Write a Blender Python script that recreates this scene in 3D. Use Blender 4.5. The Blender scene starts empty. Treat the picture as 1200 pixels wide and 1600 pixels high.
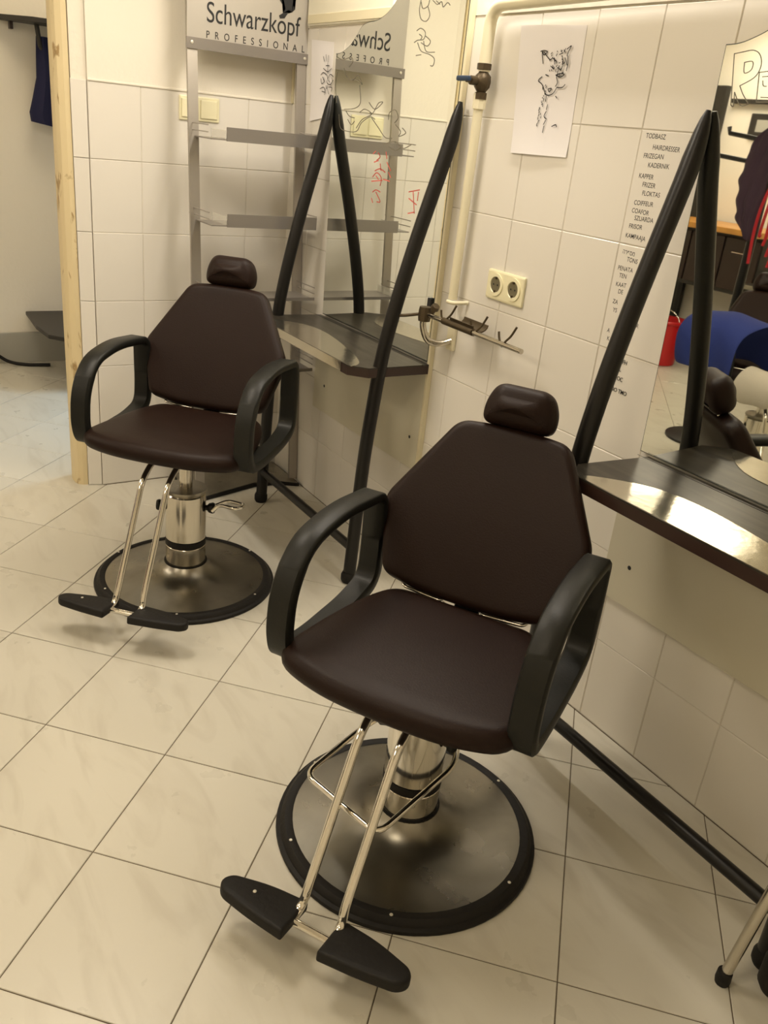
import bpy, bmesh, math, random
from mathutils import Vector, Matrix
random.seed(7)
PI = math.pi
SC = bpy.context.scene
COL = SC.collection
def W(s, d, z):            # wall frame: s along the mirror wall, d out into the room, z up
    return Vector((s, -d, z))

# ---------------------------------------------------------------- camera
cam_d = bpy.data.cameras.new('camera')
cam = bpy.data.objects.new('camera', cam_d); COL.objects.link(cam)
cam_d.sensor_fit = 'VERTICAL'; cam_d.sensor_height = 24.0; cam_d.lens = 20.0501
cam_d.clip_start = 0.05
cam.matrix_world = Matrix((((0.525199, -0.392944, 0.754825, 2.376541),
    (0.845473, 0.140202, -0.515285, -1.673822),
    (0.09665, 0.908812, 0.405857, 1.475497),
    (0.0, 0.0, 0.0, 1.0))))
SC.camera = cam

# ---------------------------------------------------------------- view and world
SC.view_settings.view_transform = 'Standard'; SC.view_settings.look = 'None'
SC.view_settings.gamma = 1; SC.view_settings.use_curve_mapping = False
SC.view_settings.exposure = -0.08
world = bpy.data.worlds.new('world'); SC.world = world; world.use_nodes = True
world.node_tree.nodes['Background'].inputs[0].default_value = (0.55, 0.65, 0.8, 1)
world.node_tree.nodes['Background'].inputs[1].default_value = 0.3
WARM = (1.0, 0.92, 0.82)
DAY = (0.50, 0.74, 1.0)
def area(name, loc, size, power, color, rot=(0, 0, 0), size_y=None, spread=180):
    l = bpy.data.lights.new(name, 'AREA'); l.energy = power; l.color = color
    l.shape = 'RECTANGLE'; l.size = size; l.size_y = size_y or size; l.spread = math.radians(spread)
    o = bpy.data.objects.new(name, l); COL.objects.link(o); o.location = loc; o.rotation_euler = rot
    return o
# ceiling lamps: (s, d); the fixtures themselves are built below at the same places
LAMPS = [(0.0, 1.30), (1.6, 1.9), (-1.0, 3.4), (0.9, 3.6), (-2.1, 4.0), (-2.3, 0.5)]  # last lamp is an unseen addition that warms the side room wall
POWER = [16, 4, 9, 8, 12, 2.5]
for (s, d), pw in zip(LAMPS, POWER):
    area('ceiling_light_source', W(s, d, 2.50), 0.55, pw, WARM, size_y=0.55)
area('mirror_light_source', W(0.3, 0.13, 2.26), 1.5, 17, WARM, (math.radians(-12), 0, 0), 0.06)
area('daylight_source', W(-1.85, -0.78, 1.9), .7, 6.5, DAY, (math.radians(-32), 0, 0), .5, spread=58)

# ---------------------------------------------------------------- writing and drawings: (s, z) on the mirror wall
WORDS= [('TODBASZ', 0.846, 1.523), ('HAIRDRESSER', 0.873, 1.5), ('FRIZEGAN', 0.851, 1.48), ('KADERNIK', 0.87, 1.461), ('KAPPER', 0.849, 1.436), ('FRIZER', 0.865, 1.418), ('FLOKTAS', 0.87, 1.399), ('COIFFEUR', 0.851, 1.376), ('COAFOR', 0.849, 1.358), ('SZUARDA', 0.862, 1.342), ('FRISOR', 0.85, 1.322), ('KAMPAAJA', 0.845, 1.3), ('HEB', 0.846, 1.262), ('TONS', 0.865, 1.246), ('PENATA', 0.842, 1.222), ('TEN', 0.851, 1.205), ('KAAT', 0.846, 1.183), ('DE', 0.858, 1.167), ('ZA', 0.847, 1.141), ('YS', 0.853, 1.121), ('O', 0.935, 1.163), ('A', 0.848, 1.068), ('PR', 0.931, 1.099), ('K', 0.853, 1.048), ('L', 0.922, 1.071), ('FH', 0.919, 1.004), ('L', 0.914, 0.983), ('OC', 0.912, 0.96), ('NO TMO', 0.9, 0.93)]
DR_lamp = [[(-0.643, 1.697), (-0.598, 1.686), (-0.539, 1.693), (-0.525, 1.68), (-0.546, 1.664)], [(-0.582, 1.659), (-0.559, 1.632), (-0.515, 1.622), (-0.483, 1.638), (-0.449, 1.61), (-0.48, 1.622), (-0.528, 1.625)], [(-0.466, 1.607), (-0.451, 1.554), (-0.489, 1.534), (-0.561, 1.529)], [(-0.63, 1.648), (-0.636, 1.604), (-0.621, 1.549)], [(-0.596, 1.511), (-0.583, 1.472), (-0.55, 1.46), (-0.465, 1.461), (-0.434, 1.49), (-0.38, 1.511), (-0.345, 1.505)], [(-0.467, 1.472), (-0.43, 1.501), (-0.37, 1.52), (-0.418, 1.534), (-0.451, 1.522)], [(-0.548, 1.524), (-0.521, 1.508), (-0.484, 1.504)], [(-0.531, 1.497), (-0.504, 1.481), (-0.482, 1.493)], [(-0.394, 1.556), (-0.351, 1.536), (-0.305, 1.558), (-0.332, 1.555), (-0.36, 1.525), (-0.382, 1.524)], [(-0.368, 1.509), (-0.318, 1.48), (-0.27, 1.453), (-0.227, 1.453)], [(-0.259, 1.508), (-0.257, 1.529), (-0.222, 1.538), (-0.202, 1.516), (-0.22, 1.5)], [(-0.214, 1.495), (-0.179, 1.476), (-0.187, 1.461), (-0.148, 1.473), (-0.171, 1.487)], [(-0.277, 1.432), (-0.204, 1.444), (-0.159, 1.426), (-0.111, 1.44)], [(-0.243, 1.426), (-0.199, 1.418), (-0.17, 1.428)]]
DR_swirl = [[(-0.135, 1.845), (-0.139, 1.818), (-0.125, 1.794), (-0.096, 1.787), (-0.08, 1.802), (-0.094, 1.825)], [(-0.134, 1.84), (-0.121, 1.822), (-0.095, 1.827), (-0.089, 1.842)], [(-0.071, 1.841), (-0.046, 1.829), (-0.025, 1.835), (-0.014, 1.821), (0.006, 1.831), (0.02, 1.824)], [(-0.052, 1.838), (-0.033, 1.829)]]
DR_rose = [[(-0.142, 1.763), (-0.12, 1.769), (-0.094, 1.757), (-0.1, 1.739), (-0.132, 1.737), (-0.15, 1.731)], [(-0.126, 1.753), (-0.11, 1.746), (-0.118, 1.737)], [(-0.092, 1.748), (-0.062, 1.733), (-0.077, 1.72), (-0.112, 1.73)], [(-0.131, 1.73), (-0.107, 1.707), (-0.059, 1.697), (-0.031, 1.685), (-0.034, 1.667), (-0.048, 1.667)], [(-0.099, 1.734), (-0.079, 1.706), (-0.033, 1.703)], [(-0.133, 1.695), (-0.105, 1.697)]]
DR_red = [[(-0.337, 1.398), (-0.322, 1.407)], [(-0.305, 1.403), (-0.291, 1.391), (-0.311, 1.379)], [(-0.256, 1.409), (-0.247, 1.389)], [(-0.327, 1.372), (-0.3, 1.379)], [(-0.287, 1.37), (-0.278, 1.349)], [(-0.245, 1.378), (-0.217, 1.354)], [(-0.317, 1.345), (-0.285, 1.354), (-0.25, 1.346)], [(-0.229, 1.348), (-0.213, 1.333)], [(-0.308, 1.33), (-0.29, 1.32)]]
DR_red2= [[(-0.329, 1.324), (-0.303, 1.34), (-0.272, 1.326), (-0.275, 1.301)], [(-0.333, 1.31), (-0.264, 1.319)], [(-0.258, 1.323), (-0.217, 1.321)], [(-0.32, 1.276), (-0.3, 1.285), (-0.271, 1.281)], [(-0.324, 1.255), (-0.314, 1.242)], [(-0.299, 1.278), (-0.266, 1.251), (-0.287, 1.248)], [(-0.095, 1.3), (-0.065, 1.306), (-0.035, 1.312)], [(-0.091, 1.28), (-0.044, 1.266)], [(-0.07, 1.302), (-0.051, 1.239)], [(-0.04, 1.305), (-0.041, 1.279)], [(-0.088, 1.234), (-0.052, 1.242)]]
DR_R= [[(1.054, 1.688), (1.074, 1.691), (1.097, 1.694), (1.114, 1.688), (1.124, 1.673), (1.124, 1.657), (1.114, 1.643), (1.086, 1.629)], [(1.054, 1.688), (1.075, 1.593)], [(1.075, 1.593), (1.082, 1.591), (1.077, 1.617)], [(1.077, 1.617), (1.098, 1.593), (1.118, 1.596)], [(1.086, 1.629), (1.099, 1.613), (1.118, 1.596)], [(1.084, 1.672), (1.101, 1.674), (1.106, 1.667), (1.103, 1.657), (1.089, 1.653), (1.084, 1.672)], [(1.125, 1.654), (1.145, 1.656)], [(1.125, 1.654), (1.135, 1.6)], [(1.135, 1.6), (1.163, 1.601)], [(1.135, 1.646), (1.148, 1.647)], [(1.138, 1.639), (1.142, 1.63), (1.15, 1.629)], [(1.143, 1.609), (1.161, 1.609)]]
DR_wolf= [[(0.436, 1.701), (0.448, 1.703), (0.463, 1.7), (0.451, 1.693), (0.442, 1.7), (0.452, 1.673)], [(0.535, 1.705), (0.549, 1.712), (0.543, 1.701), (0.539, 1.69)], [(0.542, 1.69), (0.547, 1.673), (0.545, 1.656)], [(0.449, 1.7), (0.476, 1.682), (0.486, 1.686)], [(0.486, 1.686), (0.503, 1.678)], [(0.493, 1.686), (0.497, 1.671)], [(0.484, 1.667), (0.497, 1.66)], [(0.491, 1.669), (0.495, 1.66)], [(0.51, 1.664), (0.522, 1.659)], [(0.515, 1.667), (0.516, 1.658)], [(0.469, 1.647), (0.482, 1.644)], [(0.508, 1.646), (0.525, 1.65), (0.54, 1.648), (0.527, 1.642), (0.512, 1.645)], [(0.457, 1.642), (0.444, 1.633), (0.461, 1.624), (0.476, 1.606)], [(0.487, 1.613), (0.494, 1.607), (0.5, 1.615), (0.488, 1.614)], [(0.476, 1.604), (0.49, 1.599), (0.508, 1.603), (0.519, 1.616)], [(0.512, 1.642), (0.519, 1.629), (0.514, 1.62)], [(0.519, 1.618), (0.54, 1.618), (0.549, 1.625)], [(0.52, 1.598), (0.527, 1.593)], [(0.485, 1.597), (0.485, 1.584)], [(0.495, 1.577), (0.493, 1.565)], [(0.494, 1.561), (0.488, 1.549), (0.499, 1.543)], [(0.497, 1.54), (0.491, 1.529)], [(0.494, 1.526), (0.492, 1.51)], [(0.524, 1.526), (0.538, 1.531), (0.543, 1.526)], [(0.521, 1.69), (0.529, 1.673), (0.526, 1.66)], [(0.533, 1.686), (0.545, 1.669)], [(0.51, 1.693), (0.523, 1.697)]]
DR_skull= [[(-0.765, 1.699), (-0.755, 1.683)], [(-0.745, 1.705), (-0.738, 1.683)], [(-0.725, 1.702), (-0.725, 1.68)], [(-0.728, 1.677), (-0.723, 1.644)], [(-0.759, 1.66), (-0.724, 1.649), (-0.696, 1.66)], [(-0.74, 1.669), (-0.714, 1.669)], [(-0.776, 1.638), (-0.757, 1.646), (-0.729, 1.638), (-0.721, 1.627), (-0.703, 1.641), (-0.679, 1.633)], [(-0.762, 1.632), (-0.746, 1.618), (-0.765, 1.609), (-0.774, 1.626)], [(-0.721, 1.627), (-0.725, 1.613), (-0.701, 1.607), (-0.684, 1.616), (-0.691, 1.63)], [(-0.754, 1.624), (-0.745, 1.616)], [(-0.714, 1.622), (-0.705, 1.615)], [(-0.776, 1.592), (-0.75, 1.598), (-0.735, 1.587)], [(-0.731, 1.604), (-0.723, 1.593), (-0.718, 1.604)], [(-0.71, 1.599), (-0.684, 1.597), (-0.689, 1.585)], [(-0.761, 1.584), (-0.734, 1.581)], [(-0.736, 1.593), (-0.74, 1.573)], [(-0.716, 1.59), (-0.707, 1.576)], [(-0.698, 1.605), (-0.677, 1.622)]]

# ---------------------------------------------------------------- materials
def mat(name, col, rough=0.5, metal=0.0, var=0.0, noise=None, bump=0.0, bscale=60, coat=0.0, spec=0.5, trans=0.0, emit=None, estr=0.0, alpha=1.0, rvar=0.0, streak=None):
    m = bpy.data.materials.new(name); m.use_nodes = True
    nt = m.node_tree; b = nt.nodes['Principled BSDF']
    b.inputs['Base Color'].default_value = (*col, 1); b.inputs['Roughness'].default_value = rough
    b.inputs['Metallic'].default_value = metal; b.inputs['Specular IOR Level'].default_value = spec
    b.inputs['Coat Weight'].default_value = coat; b.inputs['Coat Roughness'].default_value = 0.08
    b.inputs['Transmission Weight'].default_value = trans; b.inputs['Alpha'].default_value = alpha
    if emit: b.inputs['Emission Color'].default_value = (*emit, 1); b.inputs['Emission Strength'].default_value = estr
    geo = nt.nodes.new('ShaderNodeNewGeometry'); pos = geo.outputs['Position']
    if var or noise:
        oi = nt.nodes.new('ShaderNodeObjectInfo')
        sh = nt.nodes.new('ShaderNodeVectorMath'); sh.operation = 'SCALE'; sh.inputs[3].default_value = 37.0
        cmb = nt.nodes.new('ShaderNodeCombineXYZ')
        for i in range(3): nt.links.new(oi.outputs['Random'], cmb.inputs[i])
        nt.links.new(cmb.outputs[0], sh.inputs[0])
        ad = nt.nodes.new('ShaderNodeVectorMath'); ad.operation = 'ADD'
        nt.links.new(pos, ad.inputs[0]); nt.links.new(sh.outputs[0], ad.inputs[1]); pos2 = ad.outputs[0]
        last = None
        rgb = nt.nodes.new('ShaderNodeRGB'); rgb.outputs[0].default_value = (*col, 1); last = rgb.outputs[0]
        if noise:
            for (c2, sc, lo, hi, dist, stretch) in noise:
                mp = nt.nodes.new('ShaderNodeMapping'); mp.inputs['Scale'].default_value = stretch; mp.inputs['Rotation'].default_value = (0, 0, 0.5)
                nt.links.new(pos2, mp.inputs['Vector'])
                n = nt.nodes.new('ShaderNodeTexNoise'); n.inputs['Scale'].default_value = sc; n.inputs['Detail'].default_value = 6; n.inputs['Distortion'].default_value = dist
                nt.links.new(mp.outputs[0], n.inputs['Vector'])
                mr = nt.nodes.new('ShaderNodeMapRange'); mr.inputs[1].default_value = lo; mr.inputs[2].default_value = hi
                nt.links.new(n.outputs['Fac'], mr.inputs[0])
                mx = nt.nodes.new('ShaderNodeMix'); mx.data_type = 'RGBA'
                nt.links.new(mr.outputs[0], mx.inputs[0]); nt.links.new(last, mx.inputs[6]); mx.inputs[7].default_value = (*c2, 1)
                last = mx.outputs[2]
        if var:
            hs = nt.nodes.new('ShaderNodeHueSaturation')
            mr = nt.nodes.new('ShaderNodeMapRange'); mr.inputs[3].default_value = 1 - var; mr.inputs[4].default_value = 1 + var
            nt.links.new(oi.outputs['Random'], mr.inputs[0]); nt.links.new(mr.outputs[0], hs.inputs['Value']); nt.links.new(last, hs.inputs['Color'])
            last = hs.outputs[0]
        nt.links.new(last, b.inputs['Base Color'])
    if bump:
        n = nt.nodes.new('ShaderNodeTexNoise'); n.inputs['Scale'].default_value = bscale; n.inputs['Detail'].default_value = 4
        nt.links.new(pos, n.inputs['Vector'])
        bp = nt.nodes.new('ShaderNodeBump'); bp.inputs['Strength'].default_value = bump; bp.inputs['Distance'].default_value = 0.002
        nt.links.new(n.outputs['Fac'], bp.inputs['Height']); nt.links.new(bp.outputs[0], b.inputs['Normal'])
    if rvar:
        n = nt.nodes.new('ShaderNodeTexNoise'); n.inputs['Scale'].default_value = 9; n.inputs['Detail'].default_value = 5
        nt.links.new(pos, n.inputs['Vector'])
        mr = nt.nodes.new('ShaderNodeMapRange'); mr.inputs[3].default_value = max(rough - rvar, 0.02); mr.inputs[4].default_value = rough + rvar
        nt.links.new(n.outputs['Fac'], mr.inputs[0]); nt.links.new(mr.outputs[0], b.inputs['Roughness'])
    return m
ONE = (1, 1, 1)
M = dict(
 wtile=mat('glazed_wall_tile', (.77, .735, .665), .24, var=.015, bump=.25, bscale=14, rvar=.06),
 grout=mat('wall_grout', (.62, .575, .49), .9),
 ftile=mat('marbled_floor_tile', (.60, .57, .48), .30, var=.03, noise=[((.51, .475, .39), 3.0, .50, .80, 1.5, (1, 3.5, 1)), ((.54, .50, .40), 9, .66, .95, .6, (1, 2.2, 1))], rvar=.08),
 fgrout=mat('floor_grout', (.13, .10, .065), .9),
 plaster=mat('white_plaster', (.84, .79, .68), .85, bump=.6, bscale=45),
 ceil=mat('ceiling_paint', (.82, .78, .70), .9),
 jamb=mat('yellowed_paint', (.72, .60, .36), .5, noise=[((.36, .24, .10), 26, .61, .67, .6, (1, 1, .35))]),
 strip=mat('cream_trim', (.75, .68, .47), .4),
 panel=mat('cream_board', (.62, .585, .46), .45, bump=.1, bscale=8),
 leather=mat('brown_leatherette', (.0130, .0050, .0027), .47, bump=.2, bscale=260, spec=.2, rvar=.04),
 black=mat('black_plastic', (.0080, .0082, .0062), .45, bump=.15, bscale=180, spec=.32),
 rubber=mat('black_rubber', (.0075, .0062, .005), .62, bump=.5, bscale=90, spec=.35),
 frame=mat('black_powder_coat', (.007, .0062, .0055), .35, spec=.35),
 chrome=mat('chrome', (.80, .77, .70), .07, 1.0),
 worn=mat('worn_chrome', (.62, .58, .50), .16, 1.0, rvar=.08),
 steel=mat('brushed_steel', (.36, .34, .29), .30, 1.0, rvar=.10, noise=[((.22, .21, .18), 4, .45, .7, .4, ONE)]),
 alu=mat('grey_aluminium', (.42, .39, .35), .38, .75),
 lip=mat('grey_shelf_lip', (.25, .228, .205), .30, .35),
 acrylic=mat('frosted_acrylic', (.78, .76, .68), .15, alpha=.35),
 signgrey=mat('sign_grey', (.44, .41, .36), .4, .2),
 ink=mat('black_ink', (.01, .01, .01), .6),
 pen=mat('faint_marker', (.22, .20, .15), .6),
 redink=mat('red_marker', (.75, .16, .13), .6),
 paper=mat('white_paper', (.80, .77, .76), .8),
 mirror=mat('mirror_silver', (.86, .88, .82), .015, 1.0),
 medge=mat('mirror_edge', (.04, .05, .04), .3),
 laminate=mat('dark_laminate', (.022, .019, .014), .30, spec=.35, rvar=.06, noise=[((.05, .043, .033), 5, .4, .7, .5, (1, 9, 1))]),
 edge=mat('brown_shelf_edge', (.030, .014, .010), .35),
 insert=mat('polished_steel_insert', (.60, .56, .46), .15, .95, bump=.7, bscale=9, rvar=.06),
 cream=mat('cream_plastic', (.84, .79, .54), .35),
 cream2=mat('cream_pipe_paint', (.78, .72, .52), .4),
 box=mat('cream_housing', (.84, .80, .64), .35),
 brass=mat('tarnished_brass', (.085, .062, .034), .42, .6, bump=.5, bscale=80),
 darkhole=mat('socket_recess', (.16, .14, .08), .6),
 blue=mat('blue_handle', (.015, .035, .075), .4),
 cape=mat('blue_cloth', (.008, .022, .15), .85, bump=.5, bscale=90),
 navy=mat('navy_cloth', (.008, .009, .045), .9, bump=.6, bscale=70),
 purple=mat('purple_cloth', (.035, .016, .030), .9, bump=.6, bscale=60),
 red=mat('red_plastic', (.50, .012, .014), .35),
 redcloth=mat('red_cloth', (.38, .008, .015), .8),
 towel=mat('pale_towel', (.42, .38, .31), .95, bump=.8, bscale=120),
 wood=mat('orange_wood', (.62, .30, .06), .35, noise=[((.45, .20, .04), 6, .4, .7, .5, (1, 8, 1))]),
 dark=mat('dark_furniture', (.020, .017, .013), .45),
 plinth=mat('grey_plinth', (.40, .39, .34), .5),
 lamp=mat('lamp_diffuser', (1, 1, 1), .5, emit=(1.0, .80, .50), estr=7.0),
 daywin=mat('bright_window', (1, 1, 1), .2, emit=(.62, .80, 1.0), estr=.12),
 screw=mat('pale_screw', (.75, .72, .62), .3, .6),
)

# ---------------------------------------------------------------- helpers
def link(name, me, m=None, parent=None, loc=None, smooth=False):
    o = bpy.data.objects.new(name, me); COL.objects.link(o)
    if m is not None:
        me.materials.clear(); me.materials.append(m)
    if smooth:
        for p in me.polygons: p.use_smooth = True
    if parent: o.parent = parent
    if loc is not None: o.location = loc
    return o
def from_bm(name, bm, m, parent=None, smooth=False, angle=None):
    bmesh.ops.recalc_face_normals(bm, faces=bm.faces)
    me = bpy.data.meshes.new(name); bm.to_mesh(me); bm.free()
    o = link(name, me, m, parent, smooth=smooth)
    if smooth and angle: me.set_sharp_from_angle(angle=math.radians(angle))
    return o
def tag(o, label=None, cat=None, group=None, kind=None):
    if label: o['label'] = label
    if cat: o['category'] = cat
    if group: o['group'] = group
    if kind: o['kind'] = kind
    return o
def empty(name, loc, rz=0, label=None, cat=None, group=None):
    o = bpy.data.objects.new(name, None); COL.objects.link(o); o.location = loc; o.rotation_euler = (0, 0, rz); o.empty_display_size = .1
    return tag(o, label, cat, group)
def bm_box(bm, lo, hi, bev=0, M4=None):
    r = bmesh.ops.create_cube(bm, size=1)['verts']
    c = [(lo[i] + hi[i]) / 2 for i in range(3)]; s = [hi[i] - lo[i] for i in range(3)]
    for v in r: v.co = Vector((c[0] + v.co.x * s[0], c[1] + v.co.y * s[1], c[2] + v.co.z * s[2]))
    if bev:
        es = list({e for v in r for e in v.link_edges})
        nb = bmesh.ops.bevel(bm, geom=es, offset=bev, segments=2, affect='EDGES', profile=.6)
        r = nb['verts']
    if M4 is not None:
        vs = r if bev else r
        for v in vs: v.co = M4 @ v.co
def box(name, lo, hi, m, parent=None, bev=0, M4=None):
    bm = bmesh.new(); bm_box(bm, lo, hi, bev)
    if M4 is not None: bm.transform(M4)
    return from_bm(name, bm, m, parent)
def sbox(name, s, d, z, m, parent=None, bev=0):       # box given by ranges in the wall frame
    return box(name, (s[0], -d[1], z[0]), (s[1], -d[0], z[1]), m, parent, bev)
def catmull(pts, n=8):
    P = [Vector(p) for p in pts]; out = []
    for i in range(len(P) - 1):
        a = P[max(i - 1, 0)]; b = P[i]; c = P[i + 1]; d = P[min(i + 2, len(P) - 1)]
        for k in range(n):
            t = k / n
            out.append(.5 * ((2 * b) + (c - a) * t + (2 * a - 5 * b + 4 * c - d) * t * t + (3 * b - a - 3 * c + d) * t ** 3))
    out.append(P[-1]); return out
def fillet(pts, r, n=5, closed=False):
    P = [Vector(p) for p in pts]; out = []; N = len(P)
    for i in range(N):
        if not closed and i in (0, N - 1): out.append(P[i]); continue
        a = P[i - 1]; b = P[i]; c = P[(i + 1) % N]
        rr = r[i] if isinstance(r, (list, tuple)) else r
        u = (a - b); v = (c - b); rr = min(rr, u.length * .49, v.length * .49)
        p0 = b + u.normalized() * rr; p1 = b + v.normalized() * rr
        for k in range(n + 1):
            t = k / n; out.append((1 - t) ** 2 * p0 + 2 * t * (1 - t) * b + t * t * p1)
    return out
def bm_tube(bm, pts, r, seg=12, closed=False, section=None, up=None, caps=True):
    P = [Vector(p) for p in pts]; N = len(P); rings = []
    prev = None
    for i in range(N):
        if closed: t = (P[(i + 1) % N] - P[i - 1])
        else: t = P[min(i + 1, N - 1)] - P[max(i - 1, 0)]
        t.normalize()
        if up is not None: x = t.cross(Vector(up)).normalized()
        else:
            if prev is None:
                a = Vector((0, 0, 1)) if abs(t.z) < .9 else Vector((1, 0, 0)); x = t.cross(a).normalized()
            else: x = (prev - t * prev.dot(t)).normalized()
        prev = x; y = t.cross(x)
        rr = r[i] if isinstance(r, (list, tuple)) else r
        if section: ring = [bm.verts.new(P[i] + x * a + y * b) for a, b in section]
        else: ring = [bm.verts.new(P[i] + (x * math.cos(2 * PI * k / seg) + y * math.sin(2 * PI * k / seg)) * rr) for k in range(seg)]
        rings.append(ring)
    S = len(rings[0])
    for i in range(N if closed else N - 1):
        A = rings[i]; B = rings[(i + 1) % N]
        for k in range(S): bm.faces.new((A[k], A[(k + 1) % S], B[(k + 1) % S], B[k]))
    if not closed and caps:
        bm.faces.new(rings[0][::-1]); bm.faces.new(rings[-1])
def tube(name, pts, r, m, parent=None, seg=12, **k):
    bm = bmesh.new(); bm_tube(bm, pts, r, seg, **k); return from_bm(name, bm, m, parent, smooth=True, angle=50)
def bm_lathe(bm, prof, seg=48, c=(0, 0, 0), M4=None):
    rings = []
    for (r, z) in prof:
        if r < 1e-6: rings.append([bm.verts.new((c[0], c[1], c[2] + z))]); continue
        rings.append([bm.verts.new((c[0] + r * math.cos(2 * PI * k / seg), c[1] + r * math.sin(2 * PI * k / seg), c[2] + z)) for k in range(seg)])
    for A, B in zip(rings, rings[1:]):
        for k in range(seg):
            a = A[k % len(A)]; b = A[(k + 1) % len(A)]; c_ = B[(k + 1) % len(B)]; d = B[k % len(B)]
            vs = []
            for v in (a, b, c_, d):
                if v not in vs: vs.append(v)
            if len(vs) > 2: bm.faces.new(vs)
def lathe(name, prof, m, parent=None, seg=48, M4=None, angle=35):
    bm = bmesh.new(); bm_lathe(bm, prof, seg)
    if M4 is not None: bm.transform(M4)
    return from_bm(name, bm, m, parent, smooth=True, angle=angle)
def round_poly(pts, r, n=5):
    return [(p.x, p.y) for p in fillet([(a, b, 0) for a, b in pts], r, n, closed=True)]
def inset(poly, o):
    N = len(poly); out = []
    for i in range(N):
        a = Vector(poly[i - 1]); b = Vector(poly[i]); c = Vector(poly[(i + 1) % N])
        e1 = (b - a); e2 = (c - b)
        n1 = Vector((-e1.y, e1.x)).normalized(); n2 = Vector((-e2.y, e2.x)).normalized()
        m_ = (n1 + n2); m_ = m_.normalized() if m_.length > 1e-6 else n1
        k = 1 / max(m_.dot(n1), .5)
        out.append(b + m_ * o * k)
    return out
def cushion(name, poly, t, er, crown, m, parent=None, M4=None, bend=0, bottom_er=None, bendz=0):
    """padded slab: outline poly (CCW) in xy, thickness t, rounded edges er, crowned top; bend lowers z with y squared"""
    area2 = sum(poly[i - 1][0] * poly[i][1] - poly[i][0] * poly[i - 1][1] for i in range(len(poly)))
    if area2 < 0: poly = poly[::-1]
    ber = er if bottom_er is None else bottom_er
    bm = bmesh.new(); rings = []
    def ring(o, z): rings.append([bm.verts.new((p.x, p.y, z)) for p in inset(poly, o)])
    ns = 5
    for k in range(ns + 1):
        a = PI / 2 * k / ns; ring(ber * (1 - math.sin(a)), ber * (1 - math.cos(a)))
    for k in range(ns + 1):
        a = PI / 2 * k / ns; ring(er * (1 - math.cos(a)), t - er + er * math.sin(a))
    last = [v.co.copy() for v in rings[-1]]
    cx = sum(v.x for v in last) / len(last); cy = sum(v.y for v in last) / len(last)
    hx_ = max(abs(v.x - cx) for v in last); hy_ = max(abs(v.y - cy) for v in last)
    def zc(x, y): return t + crown * (max(0, 1 - ((x - cx) / hx_) ** 2) * max(0, 1 - ((y - cy) / hy_) ** 2)) ** 1.3
    for k, f in enumerate((.92, .8, .65, .48, .3, .15)):
        rings.append([bm.verts.new((cx + (v.x - cx) * f, cy + (v.y - cy) * f, zc(cx + (v.x - cx) * f, cy + (v.y - cy) * f))) for v in last])
    N = len(poly)
    for A, B in zip(rings, rings[1:]):
        for k in range(N): bm.faces.new((A[k], A[(k + 1) % N], B[(k + 1) % N], B[k]))
    c = bm.verts.new((cx, cy, zc(cx, cy)))
    for k in range(N): bm.faces.new((rings[-1][k], rings[-1][(k + 1) % N], c))
    bm.faces.new(rings[0][::-1])
    if bend or bendz:
        for v in bm.verts: v.co.z -= bend * v.co.y ** 2 + bendz * v.co.x ** 2
    if M4 is not None: bm.transform(M4)
    return from_bm(name, bm, m, parent, smooth=True, angle=60)
def prism(name, poly, z0, z1, m, parent=None, bev=0):
    bm = bmesh.new(); b = [bm.verts.new((x, y, z0)) for x, y in poly]; t = [bm.verts.new((x, y, z1)) for x, y in poly]
    N = len(poly)
    for k in range(N): bm.faces.new((b[k], b[(k + 1) % N], t[(k + 1) % N], t[k]))
    bm.faces.new(b[::-1]); bm.faces.new(t)
    if bev: bmesh.ops.bevel(bm, geom=[e for e in bm.edges], offset=bev, segments=1, affect='EDGES')
    return from_bm(name, bm, m, parent)
def plate(name, poly, d0, d1, m, parent=None):     # outline (s, z) on the mirror wall, from depth d0 to d1
    bm = bmesh.new(); b = [bm.verts.new((x, -d0, z)) for x, z in poly]; t = [bm.verts.new((x, -d1, z)) for x, z in poly]
    N = len(poly)
    for k in range(N): bm.faces.new((b[k], b[(k + 1) % N], t[(k + 1) % N], t[k]))
    bm.faces.new(b[::-1]); bm.faces.new(t)
    return from_bm(name, bm, m, parent)
def strokes(name, lines, w, d, m, parent, smooth=True):     # pen lines on the mirror wall plane, given as (s, z)
    bm = bmesh.new()
    for ln in lines:
        P = [W(s, d, z) for s, z in ln]
        if smooth and len(P) > 2: P = catmull(P, 4)
        for i in range(len(P) - 1):
            t = (P[i + 1] - P[i]); 
            if t.length < 1e-5: continue
            t.normalize(); n = Vector((-t.z, 0, t.x)) * w / 2; e = t * w * .25
            a = [P[i] - n - e, P[i + 1] - n + e, P[i + 1] + n + e, P[i] + n - e]
            bm.faces.new([bm.verts.new(v) for v in a])
    return from_bm(name, bm, m, parent)
def text(name, body, size, M4, m, parent=None, ext=.0004, sx=1.0, space=1.0, off=0.0, align='LEFT'):
    cu = bpy.data.curves.new(name, 'FONT'); cu.body = body; cu.size = size; cu.extrude = ext; cu.space_character = space; cu.offset = off
    cu.align_x = align
    to = bpy.data.objects.new(name + '_tmp', cu); COL.objects.link(to)
    bpy.context.view_layer.update()
    me = bpy.data.meshes.new_from_object(to.evaluated_get(bpy.context.evaluated_depsgraph_get()))
    bpy.data.objects.remove(to)
    me.transform(M4 @ Matrix.Diagonal((sx, 1, 1, 1)))
    me.name = name
    return link(name, me, m, parent)
def on_long(s, d, z, rot=0): return Matrix.Translation(W(s, d, z)) @ Matrix.Rotation(PI / 2, 4, 'X') @ Matrix.Rotation(rot, 4, 'Z')
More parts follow.
